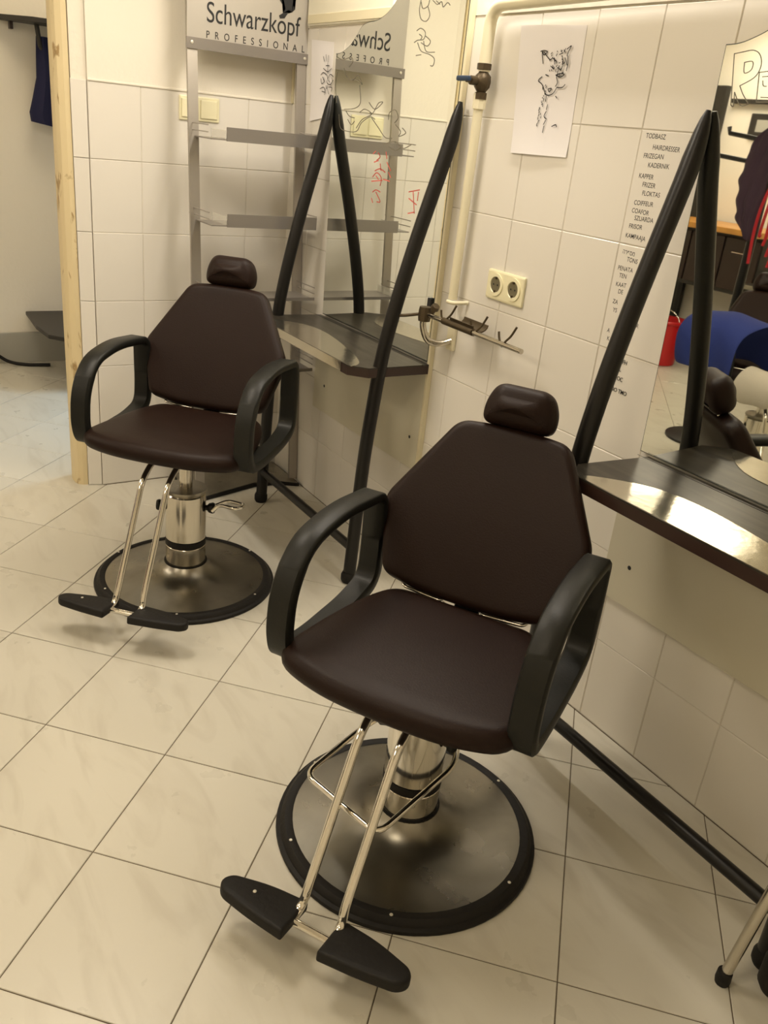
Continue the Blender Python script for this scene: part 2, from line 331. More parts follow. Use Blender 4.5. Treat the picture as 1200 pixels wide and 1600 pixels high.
def on_back(x, d, z, rot=0): return Matrix.Translation((x, -d, z)) @ Matrix.Rotation(PI / 2, 4, 'Z') @ Matrix.Rotation(PI / 2, 4, 'X') @ Matrix.Rotation(rot, 4, 'Z')

# ---------------------------------------------------------------- the room
S0, S1, D1, ZC = -3.0, 3.0, 4.6, 2.6
BX = -1.02                       # tiled face of the short back wall
wr = sbox('wall_right', (BX - .14, S1), (-.12, .0030), (0, ZC), M['grout'])
tag(wr, 'long white tiled wall carrying both mirrors', 'wall', kind='structure')
wb = sbox('wall_back', (BX - .14, BX + .0030), (.0032, .80), (0, ZC), M['grout'])
tag(wb, 'short tiled wall stub behind the display shelf', 'wall', kind='structure')
fl = sbox('floor', (S0, S1), (-.9, D1), (-.08, -.0022), M['fgrout'])
tag(fl, 'floor of diagonal marbled cream tiles', 'floor', kind='structure')
tag(sbox('ceiling', (S0, S1), (-.9, D1), (ZC, ZC + .08), M['ceil']), 'plain ceiling above the salon', 'ceiling', kind='structure')
wl = sbox('wall_left', (S0 - .08, S0), (-.9, D1), (0, ZC), M['plaster']); tag(wl, 'plain plaster wall of the side room at far left', 'wall', kind='structure')
tag(sbox('wall_front', (S0, S1), (D1, D1 + .08), (0, ZC), M['plaster']), 'plain wall opposite the mirrors', 'wall', kind='structure')
tag(sbox('wall_side', (S1, S1 + .08), (-.12, D1), (0, ZC), M['plaster']), 'plain wall beyond the right edge', 'wall', kind='structure')
tag(sbox('wall_recess', (S0, BX - .14), (-.98, -.9), (0, ZC), M['plaster']), 'wall of the side room beside its window', 'wall', kind='structure')
tag(sbox('baseboard_left', (S0, S0 + .02), (-.9, D1), (0, .18), M['plinth'], bev=.004), 'grey tiled skirting along the far left wall', 'baseboard', kind='structure')
# plaster above the tiles
pb = sbox('plaster', (BX + .0031, BX + .007), (.0032, .80), (1.536, ZC), M['plaster'], wb, .003)
pr = sbox('plaster', (BX, S1), (.0031, .0060), (1.796, ZC), M['plaster'], wr)
sbox('plaster_bead', (BX - .002, BX + .010), (.0, .80), (1.533, 1.541), M['plaster'], wb, .003)
# tiles: thin chamfered slabs, one object each
def tile_mesh(w, h, t=.006, ch=.0016):       # lies in xz, front toward -y
    bm = bmesh.new()
    b = [bm.verts.new((x, 0, z)) for x, z in ((0, 0), (w, 0), (w, h), (0, h))]
    c = [bm.verts.new((x, -t + ch, z)) for x, z in ((0, 0), (w, 0), (w, h), (0, h))]
    f = [bm.verts.new((x, -t, z)) for x, z in ((ch, ch), (w - ch, ch), (w - ch, h - ch), (ch, h - ch))]
    for A, B in ((b, c), (c, f)):
        for k in range(4): bm.faces.new((A[k], A[(k + 1) % 4], B[(k + 1) % 4], B[k]))
    bm.faces.new(f); bm.faces.new(b[::-1])
    bmesh.ops.recalc_face_normals(bm, faces=bm.faces)
    me = bpy.data.meshes.new('tile'); bm.to_mesh(me); bm.free(); me.materials.append(M['wtile']); return me
TM = {}
def put_tile(parent, w, h, mtx):
    k = (round(w, 3), round(h, 3))
    if k not in TM: TM[k] = tile_mesh(w, h)
    o = bpy.data.objects.new('tile', TM[k]); COL.objects.link(o)
    o.matrix_world = mtx; o.parent = parent
    return o
ROWS = [0.001] + [.2540 + .2563 * k for k in range(7)]
ROWS = [0.001, .254, .5103, .7666, 1.0229, 1.2792, 1.5355, 1.7918]
GAP = .0018
edges = [BX + .0] + [.83 + .2068 * k for k in range(-8, 9)]
for j in range(7):
    z0, z1 = ROWS[j] + GAP / 2, ROWS[j + 1] - GAP / 2
    for i in range(len(edges) - 1):
        a, b = edges[i] + GAP / 2, edges[i + 1] - GAP / 2
        # fully behind a mirror or a board: not seen
        if j >= 4 and j < 6 and ((a > -.66 and b < .06) or (a > 1.06 and b < 1.84)): continue
        if j == 2 and ((a > -.66 and b < .06) or (a > 1.06 and b < 1.84)): continue
        t = put_tile(wr, b - a, z1 - z0, Matrix.Translation((a, 0.0010 + random.uniform(-.0006, .0006), z0)) @ Matrix.Rotation(random.uniform(-.002, .002), 4, 'Z'))
RB = Matrix.Rotation(PI / 2, 4, 'Z')
bed = [.0, .19, .405, .612, .80]
for j in range(6):
    z0, z1 = ROWS[j] + GAP / 2, ROWS[j + 1] - GAP / 2
    for i in range(4):
        a, b = bed[i] + GAP / 2, bed[i + 1] - GAP / 2
        put_tile(wb, b - a, z1 - z0, Matrix.Translation((BX - .0010 + random.uniform(-.0006, .0006), -b, z0)) @ RB)
    # narrow slips that turn the corner at the free end
    ang = math.atan2(.042, -.016)
    m4 = Matrix.Translation((BX - .0185, -.8525, z0)) @ Matrix.Rotation(math.atan2(.0505, .016), 4, 'Z')
    put_tile(wb, .0535, z1 - z0, m4)
prism('core', [(BX - .0045, -.8005), (BX - .14, -.8005), (BX - .12, -.8495), (BX - .0225, -.8495)], 0, ZC, M['plaster'], wb)
jp = [(BX - .019, -.8545), (BX - .022, -.872), (BX - .035, -.890), (BX - .06, -.898), (BX - .10, -.900), (BX - .15, -.89), (BX - .15, -.80), (BX - .12, -.80), (BX - .12, -.8545)]
j0 = prism('trim_1', jp, 0, ZC, M['jamb']); tag(j0, 'yellowed chipped wooden jamb at the free end of the back wall', 'jamb', kind='structure')
# floor tiles, laid diagonally
a0 = math.radians(-44.4); E1 = Vector((math.cos(a0), math.sin(a0))); EN = Vector((math.sin(-a0), math.cos(a0)))
TT = .333; fme = None
def clip(poly, f):
    out = []
    for i in range(len(poly)):
        p, q = poly[i - 1], poly[i]; fp, fq = f(p), f(q)
        if (fp >= 0) != (fq >= 0): out.append(p.lerp(q, fp / (fp - fq)))
        if fq >= 0: out.append(q)
    return out
def ftile(poly, bm=None):
    own = bm is None
    if own: bm = bmesh.new()
    c = sum(poly, Vector((0, 0))) / len(poly); o = c if own else Vector((0, 0))
    z1, ch = 0.0, .0012
    P = inset(poly, .0012); Q = inset(poly, .0012 + ch)
    lo = [bm.verts.new((p.x - o.x, p.y - o.y, -.0021)) for p in P]
    mi = [bm.verts.new((p.x - o.x, p.y - o.y, z1 - ch)) for p in P]
    hi = [bm.verts.new((p.x - o.x, p.y - o.y, z1)) for p in Q]; N = len(poly)
    for A, B in ((lo, mi), (mi, hi)):
        for k in range(N): bm.faces.new((A[k], A[(k + 1) % N], B[(k + 1) % N], B[k]))
    bm.faces.new(hi)
    return bm, c
rest = bmesh.new(); nrest = 0; FT = None
for A in range(-14, 18):
    for B in range(-22, 14):
        poly = []
        for (i, j) in ((0, 0), (1, 0), (1, 1), (0, 1)):
            p = Vector(((A + i) * TT, -(B + j) * TT)); poly.append(Vector((p.dot(E1), p.dot(EN) - 1.3467)))
        full = len(poly)
        ar = sum(poly[i - 1].x * poly[i].y - poly[i].x * poly[i - 1].y for i in range(4))
        if ar < 0: poly = poly[::-1]
        c = sum(poly, Vector((0, 0))) / 4
        ymax = .9 if c.x < BX - .14 else 0
        q = poly
        for f in (lambda p: p.x - S0 - .001, lambda p: S1 - p.x, lambda p: ymax - p.y, lambda p: p.y + D1):
            if q: q = clip(q, f)
        if len(q) < 3: continue
        ar = abs(sum(q[i - 1].x * q[i].y - q[i].x * q[i - 1].y for i in range(len(q)))) / 2
        if ar < .0015: continue
        if c.x > 2.35 or (c.x > 1.5 and c.y < -2.0) or c.y < -3.75 and c.x > -.6:
            ftile(q, rest); nrest += 1; continue
        if len(q) == 4 and abs(ar - TT * TT) < 1e-6:
            if FT is None:
                bm, cc = ftile(q); me = bpy.data.meshes.new('floor_tile'); bmesh.ops.recalc_face_normals(bm, faces=bm.faces); bm.to_mesh(me); bm.free(); me.materials.append(M['ftile']); FT = me
            o = bpy.data.objects.new('floor_tile', FT); COL.objects.link(o); o.location = (c.x, c.y, random.uniform(-.0003, .0003)); o.parent = fl
        else:
            bm, cc = ftile(q); o = from_bm('floor_tile', bm, M['ftile'], fl); o.location = (cc.x, cc.y, 0)
sbox('floor_joint', (BX + .006, S1), (.0050, .0068), (-.001, .0012), M['fgrout'], fl); sbox('floor_joint', (BX + .0050, BX + .0068), (.007, .80), (-.001, .0012), M['fgrout'], fl)
ro = from_bm('floor_tiling', rest, M['ftile'], fl); ro['kind'] = 'stuff'

# boards under the shelves and mirror trims
def board(s0, s1, label, holes):
    t = sbox('wall_board', (s0, s1), (.0048, .022), (.400, .752), M['panel'], None, .002)
    tag(t, label, 'board')
    for h in holes:
        lathe('screw_hole', [(0, .0005), (.005, .0005), (.006, 0)], M['ink'], t, 12, Matrix.Translation(W(h, .0222, .510)) @ Matrix.Rotation(PI / 2, 4, 'X'))
t2 = sbox('trim_2', (.1165, .1285), (.0048, .0225), (.40, 2.3), M['strip'], None, .002); tag(t2, 'cream vertical strip beside the left mirror', 'trim', kind='structure')
board(-.655, .116, 'cream wall board under the left mirror shelf', (-.566, .064))
board(1.02, 1.87, 'cream wall board under the right mirror shelf', (1.10, 1.79))

# ---------------------------------------------------------------- mirrors
WAVE = [(0, 1.706), (.03, 1.708), (.06, 1.716), (.10, 1.733), (.14, 1.762), (.17, 1.787), (.21, 1.797), (.27, 1.802), (.33, 1.822), (.385, 1.86), (.43, 1.905), (.50, 1.94), (.60, 1.95), (.72, 1.955)]
def mirror(s0, s1, zb, slant, label):
    top = catmull([(s0 + a, z, 0) for a, z in WAVE if s0 + a < s1 - .01] + [(s1, 1.957, 0)], 4)
    poly = [(s0 + slant, zb), (s1, zb)] + [(p.x, p.y) for p in top[::-1]]
    t = empty('wall_mirror', W((s0 + s1) / 2, 0, zb), 0, label, 'mirror')
    def loc(o): o.matrix_parent_inverse = Matrix.Translation(-t.location); return o
    loc(plate('backing_board', poly, .0048, .0180, M['strip'], t)); loc(plate('edge_band', poly, .0181, .0215, M['medge'], t))
    ii = [(p.x, p.y) for p in inset([Vector(p) for p in poly], .0022)]
    loc(plate('glass', ii, .0216, .0226, M['mirror'], t))
    return t, loc
m1, l1 = mirror(-.650, .116, .79, .03, 'left wall mirror with wavy top, reflecting the display shelf')
m2, l2 = mirror(1.027, 1.80, .814, .022, 'right wall mirror with wavy top and outlined marker letters')
for nm, key in (('marker_drawing', DR_lamp), ('marker_drawing', DR_swirl), ('marker_drawing', DR_rose)):
    l1(tag(strokes(nm, key, .0026, .0232, M['pen'], m1), kind='stuff'))
l1(tag(strokes('red_marker_drawing', DR_red + DR_red2, .0035, .0232, M['redink'], m1), kind='stuff'))
for q in (DR_R[:6], DR_R[6:]): l2(tag(strokes('marker_letter', q, .0016, .0232, M['pen'], m2), kind='stuff'))
l1(sbox('clip', (.090, .110), (.0228, .032), (.965, .997), M['ink'], m1, .002))

# ---------------------------------------------------------------- mirror shelves
INS = [(.075, .285), (.085, .268), (.11, .240), (.15, .203), (.20, .173), (.27, .160), (.35, .161), (.45, .175), (.55, .196), (.65, .220), (.72, .246), (.755, .272), (.765, .296)]
def shelf(s0, s1, z, label):
    t = empty('mirror_shelf', W((s0 + s1) / 2, 0, z), 0, label, 'shelf')
    def loc(o): o.matrix_parent_inverse = Matrix.Translation(-t.location); return o
    pol = [(s0 + .03, -.0235), (s1 - .0, -.0235), (s1, -.255), (s1 - .05, -.305), (s0 + .06, -.305), (s0 + .012, -.245)]
    loc(prism('shelf_top', pol, z - .004, z, M['laminate'], t))
    loc(prism('shelf_edge', [(a + (.003 if a < s0 + .3 else -.003) * 0, b) for a, b in pol], z - .032, z - .0042, M['edge'], t))
    sc = (s1 - s0) / .80
    c = catmull([(s0 + a * sc, -b, 0) for a, b in INS], 4)
    loc(prism('steel_insert', [(p.x, p.y) for p in c] + [(s0 + .765 * sc, -.3035), (s0 + .062, -.3035)], z, z + .0012, M['insert'], t))
    if s0 < 0: loc(box('edge_strip', (s0 + .065, -.3072, z - .030), (s1 - .09, -.3052, z), M['insert'], t))
    loc(box('seam_line', (s0 + .01, -.0425, z), (s1, -.041, z + .0006), M['ink'], t))
    return t
shelf(-.660, .130, .785, 'dark shelf with pale steel inlay under the left mirror')
shelf(1.05, 1.86, .810, 'dark shelf with bright steel inlay under the right mirror')

# ---------------------------------------------------------------- bowed frames
def bow_frame(sl0, sl1, sr0, sr1, dz8, ztop, label, group='bowed black mirror stands'):
    t = empty('mirror_stand', W((sl0 + sr0) / 2, .24, 0), 0, label, 'stand', group)
    def loc(o): o.matrix_parent_inverse = Matrix.Translation(-t.location); return o
    base = [(1.600, .032), (1.5, .048), (1.40, .074), (1.30, .102), (1.18, .134), (1.03, .170), (.90, .196), (.80, .210), (.65, .222), (.50, .232), (.30, .238), (.15, .241), (.035, .243)]
    for s_top, s_bot in ((sl1, sl0), (sr1, sr0)):
        pts = []
        for z, d in base:
            k = min(z / .8, 1); dd = d + (dz8 - .210) * max(0, 1 - ((z - .8) / .8) ** 2)
            tz = z / 1.6; pts.append(W(s_bot + (s_top - s_bot) * (tz ** 1.6), dd, z * (ztop / 1.6 if z > .2 else 1)))
        P = catmull(pts, 4); R = [.0225] * len(P)
        for i in range(4): R[i] = (.006, .012, .017, .020)[i]
        loc(tube('post', P, R, M['frame'], t, 16))
        f = loc(lathe('foot', [(0, 0), (.022, 0), (.027, .010), (.027, .028), (.022, .040), (0, .040)], M['rubber'], t, 20, Matrix.Translation(W(s_bot, .245, 0))))
    loc(tube('cross_bar', [W(sl0 + .012, .243, .135), W(sr0 - .012, .243, .135)], .0165, M['frame'], t, 14))
    return t
bow_frame(-.644, -.643, .103, .142, .205, 1.572, 'bowed black steel stand leaning against the left mirror')
bow_frame(1.045, 1.030, 1.826, 1.80, .222, 1.580, 'bowed black steel stand leaning against the right mirror')

# ---------------------------------------------------------------- salon chairs
def salon_chair(s, d, yaw, lift, lever, label, group='brown salon chairs', knob=.0, side=.0, rec=28):
    t = empty('salon_chair', W(s, d, 0), -math.radians(yaw), label, 'chair', group)
    bp = lathe('base_plate', [(0, .020), (.272, .0205), (.272, .0235), (.262, .0245), (.20, .028), (.15, .033), (.115, .041), (.09, .054), (.076, .070), (.070, .078), (0, .078)], M['steel'], t, 72)
    rg = lathe('rubber_ring', [(.262, .0), (.300, .0), (.3015, .004), (.300, .010), (.292, .013), (.290, .020), (.282, .0275), (.270, .0275), (.264, .025)], M['rubber'], t, 72)
    for a in (150, 205, 262, 318, 20, 80):
        lathe('screw', [(0, .0016), (.003, .0014), (.0042, 0)], M['screw'], rg, 10, Matrix.Translation((.277 * math.cos(math.radians(a)), .277 * math.sin(math.radians(a)), .0272)))
    zt = .335
    lathe('pump_column', [(0, .076), (.066, .076), (.066, .140), (.0635, .143), (.0635, .165), (.066, .168), (.066, zt - .01), (.058, zt), (0, zt)], M['chrome'] if lift < .02 else M['worn'], t, 40)
    lathe('band', [(.0655, .143), (.0670, .144), (.0670, .164), (.0655, .165)], M['rubber'], t, 40)
    lathe('base_seal', [(.0665, .072), (.072, .073), (.071, .080), (.0665, .081)], M['rubber'], t, 40)
    lathe('column_cap', [(0, zt - .004), (.064, zt - .004), (.070, zt + .002), (.068, zt + .010), (.03, zt + .013), (0, zt + .013)], M['steel'], t, 36)
    sz = .43 + lift
    lathe('piston', [(0, zt), (.021, zt), (.021, sz + .004), (0, sz + .004)], M['worn'], t, 20)
    for k, sg in (('a', -1), ('b', 1)):
        lathe('lever_knob', [(0, 0), (.016, .001), (.019, .008), (.016, .02), (.009, .026), (.009, .032), (0, .032)], M['black'], t, 16, Matrix.Rotation(knob, 4, 'Z') @ Matrix.Translation((0, sg * .096, .275)) @ Matrix.Rotation(sg * PI / 2, 4, 'X'))
    tube('pump_lever', fillet(lever, .03, 5), .0065, M['chrome'], t, 10)
    # under-seat mechanism
    box('seat_plate', (-.15, -.12, sz - .004), (.13, .12, sz + .020), M['black'], t, .004)
    box('seat_hub', (-.07, -.05, sz - .045), (.07, .05, sz - .004), M['black'], t, .010)
    # seat
    sp = round_poly([(-.194, -.182), (-.10, -.222), (.02, -.245), (.195, -.264), (.240, -.15), (.250, 0), (.240, .15), (.195, .264), (.02, .245), (-.10, .222), (-.194, .182)], [.05, .08, .08, .055, .09, .09, .09, .055, .08, .08, .05], 6)
    cushion('seat', sp, .056, .030, .008, M['leather'], t, Matrix.Translation((0, 0, sz + .0205)), bottom_er=.025)
    # backrest
    c28, s28 = math.cos(math.radians(rec)), math.sin(math.radians(rec))
    o = Vector((-.172, side, .520 + lift))
    B = Matrix(((0, -s28, c28, o.x), (1, 0, 0, o.y), (0, c28, s28, o.z), (0, 0, 0, 1)))   # local x = across, y = up the back, z = forward
    bpoly = round_poly([(-.205, .01), (-.10, -.008), (.10, -.008), (.205, .01), (.250, .17), (.246, .200), (.135, .408), (.06, .417), (-.06, .417), (-.135, .408), (-.246, .200), (-.250, .17)], [.03, .05, .05, .03, .05, .05, .03, .05, .05, .03, .05, .05], 6)
    cushion('backrest', bpoly, .060, .022, .006, M['leather'], t, B @ Matrix.Translation((0, 0, -.058)), bendz=-.35)
    tube('back_bracket', fillet([B @ Vector((0, .16, -.062)), B @ Vector((0, .0, -.075)), Vector((-.17, 0, sz + .0)), Vector((-.02, 0, sz - .005))], .05, 5), 1, M['black'], t, section=[(-.03, -.006), (.03, -.006), (.03, .006), (-.03, .006)], up=(0, 0, 1) if False else None)
    hp = round_poly([(-.084, -.048), (.084, -.048), (.088, .0), (.066, .050), (-.066, .050), (-.088, .0)], [.034, .034, .06, .045, .045, .06], 7)
    cushion('headrest', hp, .074, .030, .012, M['leather'], t, B @ Matrix.Translation((0, .468, -.044)) @ Matrix.Rotation(math.radians(8), 4, 'X'), bendz=1.6)
    tube('headrest_bracket', fillet([B @ Vector((-.06, .36, -.046)), B @ Vector((-.06, .419, -.034)), B @ Vector((-.05, .425, -.004)), B @ Vector((.05, .425, -.004)), B @ Vector((.06, .419, -.034)), B @ Vector((.06, .36, -.046))], .012, 4), .0045, M['chrome'], t, 8)
    for sg in (-1, 1):
        tube('back_bracket_bar', fillet([B @ Vector((sg * .05, .015, -.050)), B @ Vector((sg * .05, -.012, -.02)), B @ Vector((sg * .15, -.006, -.02)), B @ Vector((sg * .17, .03, -.05))], .010, 4), .0042, M['chrome'], t, 8)
    # armrests: closed loops of flat plastic
    ap = [(.174, .515), (.168, .610), (.110, .698), (-.03, .722), (-.195, .706), (-.214, .692), (-.220, .56), (-.212, .478), (-.12, .455), (.06, .449), (.158, .462)]
    ar = [.05, .10, .12, .10, .018, .02, .06, .04, .08, .08, .04]
    for sg in (-1, 1):
        P = fillet([(x, sg * .265, z + lift) for x, z in ap], ar, 6, closed=True)
        e = .028; h = .0125; q = .005
        sec = [(-e, -h + q), (-e + q, -h), (e - q, -h), (e, -h + q), (e, h - q), (e - q, h), (-e + q, h), (-e, h - q)]
        bm = bmesh.new(); bm_tube(bm, P, 1, closed=True, section=sec, up=None if False else (0, 1, 0))
        # section x axis must lie across the arm: swap by building with the arm plane normal
        bm.free(); bm = bmesh.new()
        N = len(P); rings = []
        for i in range(N):
            tt = (P[(i + 1) % N] - P[i - 1]).normalized(); yx = Vector((0, 1, 0)); nn = tt.cross(yx)
            zz = P[i].z - lift; hh = h * (1.0 if zz > .66 else 1.25)
            rings.append([bm.verts.new(P[i] + yx * a + nn * (b * hh / h)) for a, b in sec])
        for i in range(N):
            A, Bq = rings[i], rings[(i + 1) % N]
            for k in range(8): bm.faces.new((A[k], A[(k + 1) % 8], Bq[(k + 1) % 8], Bq[k]))
        a_ = from_bm('armrest', bm, M['black'], t, smooth=True, angle=50)
        box('armrest_bracket', (-.11, min(sg * .10, sg * .262), sz - .001), (-.05, max(sg * .10, sg * .262), sz + .007), M['black'], t, .002)
    # footrest
    for sg in (-1, 1):
        tube('footrest_tube', fillet([(.06, sg * .042, sz - .002), (.15, sg * .042, sz - .008), (.212, sg * .042, .385 + lift), (.372, sg * .042, .118 + lift * .35), (.385, sg * .045, .085 + lift * .35), (.421, sg * .045, .082 + lift * .35)], .03, 5), .0095, M['chrome'], t, 14)
    fz = .082 + lift * .35
    tube('footrest_bar', [(.421, -.12, fz), (.421, .12, fz)], .008, M['chrome'], t, 14)
    for sg in (-1, 1):
        fp = [(.372, sg * .038), (.470, sg * .038), (.462, sg * .12), (.448, sg * .195), (.425, sg * .212), (.400, sg * .200), (.378, sg * .12)]
        if sg > 0: fp = fp
        poly = round_poly(fp, [.006, .006, .03, .022, .02, .022, .03], 4)
        cushion('foot_plate', poly, .026, .007, .002, M['rubber'], t, Matrix.Translation((.421, 0, fz - .012)) @ Matrix.Rotation(math.radians(-8), 4, 'Y') @ Matrix.Translation((-.421, 0, 0)))
    lathe('foot_plate_screw', [(0, .0015), (.003, .0013), (.004, 0)], M['screw'], t, 10, Matrix.Translation((.415, -.135, fz + .0165)))
    return t
near_lever = [(.0, -.094, .275), (.06, -.118, .262), (.225, -.150, .245), (.29, .055, .245), (.06, .112, .275), (.0, .094, .275)]
far_lever = [(.0, .094, .275), (-.01, .115, .30), (.005, .185, .302), (-.045, .195, .300), (-.052, .125, .300), (-.03, .094, .285)]
ca = salon_chair(1.18, .703, 59.7, 0.0, near_lever, 'nearest brown padded salon chair on a round steel base', side=-.010)
cb = salon_chair(-.123, .763, 45.6, .053, far_lever, 'farther brown padded salon chair, standing by the tiled corner', knob=.3, side=-.016, rec=25)

# ---------------------------------------------------------------- display shelf in the corner
su0 = -.80                                     # foot; leans towards the back wall
ds = empty('display_shelf', W(-.85, .24, 0), 0, 'grey metal display shelf with trays and a brand sign board', 'shelf')
ds['label'] = 'grey leaning display shelf with wire trays in the corner'
def dl(o): o.matrix_parent_inverse = Matrix.Translation(-ds.location); return o
def sx(z): return -.795 - .075 * z
for d in (.026, .458):
    bm = bmesh.new(); bm_tube(bm, [W(sx(.02), d, .02), W(sx(2.05), d, 2.05)], 1, section=[(-.019, -.006), (.019, -.006), (.019, .006), (-.019, .006)], up=None)
    bm.free(); bm = bmesh.new()
    for (z0, z1) in ((.02, 2.05),):
        vs = []
        for z in (z0, z1):
            for (da, xa) in ((-.019, 0), (.019, 0), (.019, .012), (-.019, .012)): vs.append(bm.verts.new(W(sx(z) + xa, d + da, z)))
        for k in range(4): bm.faces.new((vs[k], vs[(k + 1) % 4], vs[4 + (k + 1) % 4], vs[4 + k]))
        bm.faces.new(vs[3::-1]); bm.faces.new(vs[4:])
    dl(from_bm('upright', bm, M['alu'], ds))
for z in (1.405, 1.115, .848, .565):
    x0 = sx(z) + .013
    tr = dl(sbox('tray', (x0, x0 + .155), (.03, .455), (z - .018, z - .014), M['lip'], ds))
    lp = sbox('tray_lip', (x0 + .155, x0 + .160), (.028, .395), (z - .02, z + (.026 if z > 1 else -.008)), M['lip'], tr); dl(lp); lp.matrix_parent_inverse = Matrix.Translation(-ds.location) if False else Matrix.Identity(4)
    for zz in (z + .005, z + .028):
        for dd in (.025, .462):
            w_ = tube('tray_rail', [W(sx(z) - .04, dd, zz), W(x0 + .15, dd, zz)], .002, M['alu'], tr, 6)
    sp_ = sbox('end_plate', (x0 + .02, x0 + .155), (.397, .400), (z - .014, z + .016), M['acrylic'], tr)
# tray children are already in world coordinates of the parent: undo the parent shift
for ch in ds.children:
    for g in ch.children: g.matrix_parent_inverse = Matrix.Identity(4)
# sign
xs = sx(1.75) + .014
sg_ = dl(box('sign_board', (xs, -.478, 1.70), (xs + .004, -.004, 2.02), M['signgrey'], ds))
dl(box('sign_bar', (xs + .004, -.482, 1.672), (xs + .012, -.004, 1.708), M['lip'], ds))
for d in (.462, .018):
    dl(lathe('sign_screw', [(0, .003), (.005, .002), (.006, 0)], M['screw'], ds, 12, Matrix.Translation((xs + .012, -d, 1.692)) @ Matrix.Rotation(PI / 2, 4, 'Y')))
dl(text('sign_lettering', 'Schwarzkopf', .092, on_back(xs + .0045, .408, 1.762), M['ink'], ds, sx=.775, off=0))
dl(text('sign_lettering', 'PROFESSIONAL', .033, on_back(xs + .0045, .408, 1.712), M['ink'], ds, sx=.80, space=2.45, off=0))['kind'] = 'stuff'
head = [(0, 0), (.02, .012), (.032, .03), (.028, .045), (.012, .052), (.0, .062), (-.004, .078), (.004, .085), (-.002, .100), (.006, .115), (.0, .135), (.02, .150), (.05, .152), (.075, .140), (.09, .12), (.086, .095), (.072, .078), (.07, .055), (.085, .035), (.07, .022), (.05, .028), (.045, .012), (.03, -.008), (.005, -.012)]
bm = bmesh.new(); hv = []
for (u, v) in head: hv.append((u * .75, v * .8))
hb = [bm.verts.new((xs + .0045, -(.128 - u), 1.820 + v)) for u, v in hv]; ht = [bm.verts.new((xs + .0055, -(.128 - u), 1.820 + v)) for u, v in hv]
for k in range(len(hb)): bm.faces.new((hb[k], hb[(k + 1) % len(hb)], ht[(k + 1) % len(hb)], ht[k]))
bm.faces.new(ht); bm.faces.new(hb[::-1])
bmesh.ops.triangulate(bm, faces=[f for f in bm.faces if len(f.verts) > 4])
dl(from_bm('sign_emblem', bm, M['ink'], ds))
bpol = [(-1.0, -.50), (-.90, -.52), (-.72, -.46), (-.755, -.33), (-.79, -.21), (-.78, -.10), (-.73, -.02), (-1.0, -.02)]
dl(prism('base', bpol, .002, .018, M['rubber'], ds, .002))
dl(prism('base_top', [(x * .98 - .02, y * .97 - .008) for x, y in bpol], .018, .021, M['steel'], ds))

# ---------------------------------------------------------------- wall fittings
lsw = empty('light_switch', W(BX, .39, 1.485), 0, 'cream double light switch behind the display shelf', 'switch')
def ll(o): o.matrix_parent_inverse = Matrix.Translation(-lsw.location); return o
ll(box('switch_plate', (BX + .0045, -.470, 1.438), (BX + .0125, -.312, 1.522), M['cream'], lsw, .004))
for a in (-.462, -.388):
    ll(box('rocker', (BX + .0125, a, 1.448), (BX + .0175, a + .066, 1.512), M['cream'], lsw, .003))
sk_ = empty('wall_socket', W(.44, 0, 1.095), 0, 'cream double power socket on the tiles below the wolf drawing', 'socket')
def sl(o): o.matrix_parent_inverse = Matrix.Translation(-sk_.location); return o
sl(sbox('socket_plate', (.355, .520), (.0045, .0145), (1.052, 1.137), M['cream'], sk_, .006))
for a in (.398, .477):
    MM = Matrix.Translation(W(a, .0146, 1.096)) @ Matrix.Rotation(PI / 2, 4, 'X')
    r_ = sl(lathe('socket_ring', [(.0325, 0), (.0325, .003), (.023, .003), (.0215, 0)], M['cream'], sk_, 28, MM))
    w_ = sl(lathe('socket_well', [(0, .0006), (.022, .0006)], M['darkhole'], sk_, 24, MM))
    for q in (-.009, .009):
        sl(lathe('socket_pin_hole', [(0, .0012), (.0028, .0012)], M['ink'], sk_, 10, MM @ Matrix.Translation((q, -.0, 0))))
    for q in (-.019, .019):
        sl(box('earth_clip', (-.003, q - .003, .0006), (.003, q + .003, .004), M['brass'], sk_, 0, MM))
# pipe
gp = empty('gas_pipe', W(.215, .04, 1.0), 0, 'cream painted pipe running down the tiles with a stop valve', 'pipe')
def gl(o): o.matrix_parent_inverse = Matrix.Translation(-gp.location); return o
gl(tube('pipe', fillet([W(.228, .036, 1.02), W(.236, .036, 1.60)], .03), .014, M['cream2'], gp, 16))
gl(tube('pipe', fillet([W(.238, .036, 1.65), W(.240, .036, 1.812), W(1.27, .036, 1.825), W(1.27, .036, 2.5)], .055, 8), .017, M['cream2'], gp, 16))
gl(lathe('pipe_nut', [(0, -.02), (.019, -.02), (.019, .02), (0, .02)], M['cream2'], gp, 8, Matrix.Translation(W(.236, .036, 1.575))))
gl(tube('pipe_bracket', fillet([W(.222, .05, 1.012), W(.250, .05, 1.012), W(.270, .006, 1.016)], .01, 3), .006, M['cream2'], gp, 10))
vv = gl(lathe('valve', [(0, -.045), (.017, -.045), (.017, -.028), (.013, -.026), (.022, -.014), (.024, 0), (.022, .014), (.013, .024), (.013, .028), (.020, .030), (.020, .045), (0, .045)], M['brass'], gp, 8, Matrix.Translation(W(.240, .038, 1.625))))
gl(lathe('valve_stem', [(0, 0), (.012, 0), (.012, .02), (.007, .022), (.007, .034), (0, .034)], M['brass'], gp, 12, Matrix.Translation(W(.238, .058, 1.625)) @ Matrix.Rotation(PI / 2, 4, 'X')))
gl(box('valve_handle', (.192, -.096, 1.621), (.248, -.082, 1.635), M['blue'], gp, .005))
